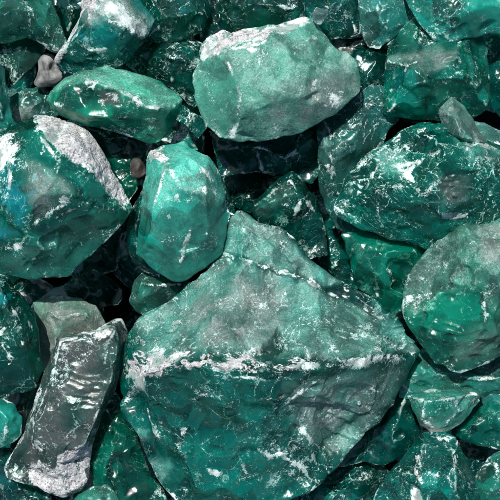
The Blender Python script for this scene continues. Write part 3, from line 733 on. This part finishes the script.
lower('smooth grey pebble among the green stones, upper left', -30,
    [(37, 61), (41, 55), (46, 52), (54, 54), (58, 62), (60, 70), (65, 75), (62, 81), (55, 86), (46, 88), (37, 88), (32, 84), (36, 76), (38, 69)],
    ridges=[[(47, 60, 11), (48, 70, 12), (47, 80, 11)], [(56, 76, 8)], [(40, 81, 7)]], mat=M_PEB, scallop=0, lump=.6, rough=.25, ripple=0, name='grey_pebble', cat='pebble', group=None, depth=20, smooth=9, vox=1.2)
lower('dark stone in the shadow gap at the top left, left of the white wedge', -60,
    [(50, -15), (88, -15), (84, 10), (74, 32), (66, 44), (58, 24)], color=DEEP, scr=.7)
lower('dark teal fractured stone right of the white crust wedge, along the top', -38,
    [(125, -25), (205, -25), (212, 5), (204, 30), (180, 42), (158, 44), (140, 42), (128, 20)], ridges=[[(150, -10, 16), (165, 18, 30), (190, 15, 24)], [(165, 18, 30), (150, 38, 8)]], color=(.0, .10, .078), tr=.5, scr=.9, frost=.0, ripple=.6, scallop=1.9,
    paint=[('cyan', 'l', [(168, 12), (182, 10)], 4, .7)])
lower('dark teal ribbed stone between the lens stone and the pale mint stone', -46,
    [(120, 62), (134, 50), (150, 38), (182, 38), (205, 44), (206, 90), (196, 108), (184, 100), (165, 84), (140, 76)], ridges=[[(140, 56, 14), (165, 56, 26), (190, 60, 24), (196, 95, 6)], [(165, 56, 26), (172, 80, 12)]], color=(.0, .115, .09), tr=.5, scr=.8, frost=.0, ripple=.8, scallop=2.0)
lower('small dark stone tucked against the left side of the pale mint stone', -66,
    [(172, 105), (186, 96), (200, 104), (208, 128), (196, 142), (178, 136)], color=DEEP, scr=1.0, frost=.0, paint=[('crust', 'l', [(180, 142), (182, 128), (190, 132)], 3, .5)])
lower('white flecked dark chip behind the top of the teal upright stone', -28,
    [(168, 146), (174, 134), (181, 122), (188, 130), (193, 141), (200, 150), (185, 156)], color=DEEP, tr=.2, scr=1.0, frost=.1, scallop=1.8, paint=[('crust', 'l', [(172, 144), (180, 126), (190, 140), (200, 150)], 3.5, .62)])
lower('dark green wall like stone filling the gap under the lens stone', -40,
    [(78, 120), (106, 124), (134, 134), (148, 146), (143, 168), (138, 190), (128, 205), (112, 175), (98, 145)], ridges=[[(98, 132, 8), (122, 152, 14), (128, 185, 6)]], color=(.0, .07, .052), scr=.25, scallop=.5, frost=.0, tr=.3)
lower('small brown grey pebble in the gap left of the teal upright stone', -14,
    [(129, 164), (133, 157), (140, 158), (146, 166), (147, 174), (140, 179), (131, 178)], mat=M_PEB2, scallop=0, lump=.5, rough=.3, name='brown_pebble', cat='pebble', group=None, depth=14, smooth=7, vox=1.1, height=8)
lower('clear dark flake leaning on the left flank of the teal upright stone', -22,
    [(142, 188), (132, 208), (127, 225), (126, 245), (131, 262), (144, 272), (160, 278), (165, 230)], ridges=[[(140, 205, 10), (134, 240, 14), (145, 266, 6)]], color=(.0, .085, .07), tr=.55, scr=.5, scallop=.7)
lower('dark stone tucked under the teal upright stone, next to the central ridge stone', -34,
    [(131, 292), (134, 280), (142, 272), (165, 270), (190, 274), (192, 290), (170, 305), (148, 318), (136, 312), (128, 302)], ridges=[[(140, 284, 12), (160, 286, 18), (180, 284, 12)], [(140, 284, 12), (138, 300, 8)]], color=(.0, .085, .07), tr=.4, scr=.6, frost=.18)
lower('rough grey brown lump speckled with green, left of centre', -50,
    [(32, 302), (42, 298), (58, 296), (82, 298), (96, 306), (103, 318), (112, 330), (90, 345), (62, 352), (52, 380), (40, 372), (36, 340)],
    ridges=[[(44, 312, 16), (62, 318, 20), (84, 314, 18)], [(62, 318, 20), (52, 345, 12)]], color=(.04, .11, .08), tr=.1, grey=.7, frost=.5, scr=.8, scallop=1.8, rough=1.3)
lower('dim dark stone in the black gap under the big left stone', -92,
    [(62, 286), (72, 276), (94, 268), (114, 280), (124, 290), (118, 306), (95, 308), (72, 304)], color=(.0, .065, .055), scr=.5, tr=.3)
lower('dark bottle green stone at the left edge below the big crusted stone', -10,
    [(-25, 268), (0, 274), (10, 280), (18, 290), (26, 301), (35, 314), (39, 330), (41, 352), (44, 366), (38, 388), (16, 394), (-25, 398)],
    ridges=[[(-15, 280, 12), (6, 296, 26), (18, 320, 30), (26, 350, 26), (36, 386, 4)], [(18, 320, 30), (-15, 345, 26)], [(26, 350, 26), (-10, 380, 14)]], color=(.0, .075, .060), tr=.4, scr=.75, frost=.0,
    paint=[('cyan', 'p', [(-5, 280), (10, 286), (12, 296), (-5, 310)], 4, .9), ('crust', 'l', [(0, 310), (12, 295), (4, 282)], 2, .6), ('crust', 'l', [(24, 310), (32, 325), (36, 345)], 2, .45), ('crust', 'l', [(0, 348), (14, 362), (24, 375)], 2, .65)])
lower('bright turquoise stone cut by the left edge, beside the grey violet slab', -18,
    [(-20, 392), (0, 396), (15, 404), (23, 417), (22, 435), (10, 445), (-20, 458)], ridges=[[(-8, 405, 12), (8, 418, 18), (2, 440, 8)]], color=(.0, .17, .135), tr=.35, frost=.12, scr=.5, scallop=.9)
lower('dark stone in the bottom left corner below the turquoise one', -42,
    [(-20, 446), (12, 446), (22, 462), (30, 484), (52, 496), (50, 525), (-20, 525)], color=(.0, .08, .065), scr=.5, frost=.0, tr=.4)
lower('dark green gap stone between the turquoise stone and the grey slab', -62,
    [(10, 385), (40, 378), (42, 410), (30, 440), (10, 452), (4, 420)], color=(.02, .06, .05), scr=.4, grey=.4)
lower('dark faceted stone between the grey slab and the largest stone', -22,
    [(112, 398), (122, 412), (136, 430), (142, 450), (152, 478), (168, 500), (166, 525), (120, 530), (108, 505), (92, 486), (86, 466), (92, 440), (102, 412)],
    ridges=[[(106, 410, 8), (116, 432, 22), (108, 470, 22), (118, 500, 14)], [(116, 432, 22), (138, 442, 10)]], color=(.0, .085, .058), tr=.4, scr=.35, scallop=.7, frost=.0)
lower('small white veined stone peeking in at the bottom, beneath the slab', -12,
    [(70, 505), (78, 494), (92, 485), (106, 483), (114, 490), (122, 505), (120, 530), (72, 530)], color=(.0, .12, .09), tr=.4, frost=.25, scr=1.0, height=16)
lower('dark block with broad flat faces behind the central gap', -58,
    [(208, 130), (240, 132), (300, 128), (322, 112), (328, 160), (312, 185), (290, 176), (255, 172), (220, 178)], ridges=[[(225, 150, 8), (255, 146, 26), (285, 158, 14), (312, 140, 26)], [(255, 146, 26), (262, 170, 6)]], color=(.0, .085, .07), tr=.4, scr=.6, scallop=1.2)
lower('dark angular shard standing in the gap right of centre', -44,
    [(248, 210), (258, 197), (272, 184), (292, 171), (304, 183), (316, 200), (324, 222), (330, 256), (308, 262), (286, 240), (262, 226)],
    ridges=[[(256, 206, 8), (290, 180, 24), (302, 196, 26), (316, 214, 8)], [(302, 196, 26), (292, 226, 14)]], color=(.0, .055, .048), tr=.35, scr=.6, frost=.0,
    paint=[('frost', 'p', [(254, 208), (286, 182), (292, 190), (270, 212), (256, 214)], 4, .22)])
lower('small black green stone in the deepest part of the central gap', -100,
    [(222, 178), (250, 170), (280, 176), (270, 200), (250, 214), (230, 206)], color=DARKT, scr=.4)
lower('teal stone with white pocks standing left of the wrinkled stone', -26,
    [(316, 108), (330, 104), (350, 98), (372, 84), (392, 88), (400, 118), (385, 142), (372, 160), (360, 200), (366, 232), (350, 234), (336, 229), (326, 211), (319, 192), (317, 160)],
    ridges=[[(320, 112, 8), (330, 135, 24), (330, 170, 24), (342, 205, 14)], [(330, 135, 24), (365, 110, 24), (392, 105, 14)], [(352, 150, 22)]], color=(.0, .10, .085), tr=.4, scr=1.0, frost=.15, scallop=2.2, rough=1.0,
    paint=[('crust', 'l', [(320, 140), (320, 150)], 3, .7), ('crust', 'p', [(320, 160), (332, 164), (338, 174), (326, 172)], 3, .7), ('crust', 'p', [(324, 180), (333, 182), (332, 188), (324, 186)], 3, .6), ('frost', 'p', [(320, 135), (345, 140), (340, 165), (322, 160)], 6, .4), ('crust', 'l', [(354, 105), (357, 107)], 2.5, .7), ('crust', 'l', [(346, 118), (349, 120)], 2.5, .7), ('crust', 'l', [(360, 118), (362, 122)], 2.5, .6)])
lower('plain dark green stone with a five sided face below the wrinkled stone', -16,
    [(340, 234), (362, 230), (395, 238), (428, 246), (420, 268), (408, 285), (406, 312), (395, 318), (375, 300), (358, 290), (350, 268)],
    ridges=[[(348, 240, 4), (385, 250, 20), (412, 252, 14)], [(385, 250, 20), (392, 290, 14)], [(348, 240, 4), (360, 265, 12), (380, 300, 2)]], color=(.0, .085, .062), tr=.3, scr=.4, frost=.0, scallop=.7)
lower('dark stone in the narrow shadow between the shard and the five sided stone', -78,
    [(312, 232), (340, 226), (352, 262), (362, 290), (340, 284), (318, 262)], color=DEEP, scr=.7, frost=.0)
lower('dark stone behind the rim of the pale mint stone, top centre', -34,
    [(228, -25), (300, -25), (304, 10), (296, 24), (270, 34), (235, 38), (226, 10)], ridges=[[(235, 5, 12), (262, 4, 22), (292, 8, 14)]], color=(.0, .085, .065), tr=.4, scr=.7, frost=.0)
lower('very dark stone in the top middle gap, left of the pale mint stone', -58,
    [(196, -20), (232, -20), (236, 20), (232, 40), (212, 52), (200, 40)], color=(.0, .06, .048), scr=.6)
lower('square dark stone right of the tiny clear chip at the top', -28,
    [(298, -25), (352, -25), (360, 8), (361, 34), (350, 38), (332, 40), (316, 30), (302, 10)], ridges=[[(310, -8, 10), (345, 0, 18), (356, 32, 6)], [(345, 0, 18), (325, 28, 8)]], color=(.0, .08, .068), tr=.4, scr=.7, frost=.0, scallop=.9,
    paint=[('crust', 'l', [(333, 38), (361, 36)], 1.6, .6)])
lower('speckled teal stone at the top between two darker ones', -24,
    [(350, -25), (402, -25), (410, 0), (416, 16), (402, 30), (390, 42), (380, 50), (368, 48), (360, 32), (358, 5)], color=(.0, .10, .085), tr=.35, scr=1.0, frost=.2, rough=1.1, scallop=1.6, height=20)
lower('dark teal stone between the pale mint stone and the smoky veined one', -42,
    [(330, 38), (362, 36), (392, 44), (394, 86), (378, 104), (350, 108), (340, 70)], color=(.0, .075, .062), tr=.4, scr=.4, frost=.0, scallop=.8)
lower('dark stone cut by the right edge behind the smoky veined one', -48,
    [(478, 32), (530, 30), (530, 110), (500, 118), (484, 100), (486, 60)], color=(.0, .07, .055), scr=.5)
lower('small pale stone at the right edge beside the grey shard', -20,
    [(468, 118), (484, 122), (500, 130), (525, 135), (525, 165), (495, 158), (478, 145)], color=(.0, .11, .09), frost=.4, scr=.8, height=16)
lower('teal cracked stone beneath the oval stone at right', -28,
    [(402, 362), (424, 346), (445, 360), (490, 356), (525, 350), (525, 398), (488, 398), (450, 394), (418, 398), (398, 398)],
    ridges=[[(405, 380, 6), (428, 372, 18), (470, 378, 20), (510, 378, 16)]], color=(.0, .12, .09), tr=.35, scr=.9, frost=.22)
lower('broad dark green face in shade right of the largest stone', -36,
    [(408, 386), (412, 400), (420, 424), (424, 436), (406, 455), (386, 466), (366, 462), (346, 468), (330, 470), (362, 430), (392, 398)],
    ridges=[[(405, 400, 12), (395, 428, 18), (360, 456, 10)]], color=(.0, .075, .055), tr=.3, scr=.3, frost=.0, scallop=.5)
lower('flecked dark stone at the bottom edge beneath the largest stone', -52,
    [(300, 490), (330, 470), (350, 458), (380, 462), (394, 474), (384, 500), (380, 530), (300, 530)], color=(.0, .08, .064), tr=.35, scr=1.0, frost=.0)
lower('curved dark green stone right of the small pale block', -24,
    [(452, 434), (462, 422), (478, 408), (490, 400), (520, 405), (525, 450), (496, 450), (478, 446), (462, 440)], ridges=[[(462, 430, 8), (490, 418, 16), (515, 425, 12)]], color=(.0, .08, .062), tr=.4, scr=.5,
    paint=[('crust', 'l', [(458, 432), (476, 444), (498, 449)], 1.8, .6)])
lower('teal stone with a white corner mark at the right edge', -30,
    [(478, 388), (500, 382), (525, 384), (525, 424), (498, 424), (484, 410)], color=(.0, .10, .085), tr=.35, scr=.9, frost=.2, height=14, paint=[('crust', 'l', [(486, 424), (488, 418), (503, 416)], 2, .75)])
lower('dim stone in the gap right of the cone shaped stone', -76,
    [(454, 440), (476, 440), (500, 448), (494, 470), (480, 490), (468, 470)], color=(.0, .06, .045), scr=.5)
lower('green stone with a chalk spot in the bottom right corner', -18,
    [(474, 478), (486, 458), (500, 450), (530, 448), (530, 525), (482, 525), (476, 498)], color=(.0, .10, .075), tr=.4, scr=.7, frost=.1, paint=[('crust', 'l', [(494, 466), (498, 470)], 4, .8)])

# ------------------------------------------------------------------ the bed: stones lying deep under the heap, seen only through the gaps
rng = random.Random(77)
bed_mesh = []
for k in range(5):
    cx, cy, r = 250, 250, 62
    n = 9
    pts = [(cx + math.cos(6.283 * j / n) * r * rng.uniform(.78, 1.1), cy + math.sin(6.283 * j / n) * r * rng.uniform(.7, 1.0)) for j in range(n)]
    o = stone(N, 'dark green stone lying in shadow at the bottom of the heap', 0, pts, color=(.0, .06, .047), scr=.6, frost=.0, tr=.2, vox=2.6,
              group='deep stones seen only through gaps in the heap')
    bed_mesh.append(o)
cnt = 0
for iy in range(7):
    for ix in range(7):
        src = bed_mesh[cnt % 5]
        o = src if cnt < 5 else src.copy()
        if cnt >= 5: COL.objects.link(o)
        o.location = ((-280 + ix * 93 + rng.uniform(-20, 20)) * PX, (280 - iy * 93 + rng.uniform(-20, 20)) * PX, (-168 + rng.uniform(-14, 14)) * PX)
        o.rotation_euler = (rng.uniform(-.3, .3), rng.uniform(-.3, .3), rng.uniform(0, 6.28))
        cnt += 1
tot = sum(len(o.data.polygons) for o in bpy.data.objects if o.type == 'MESH')
print('faces', tot)
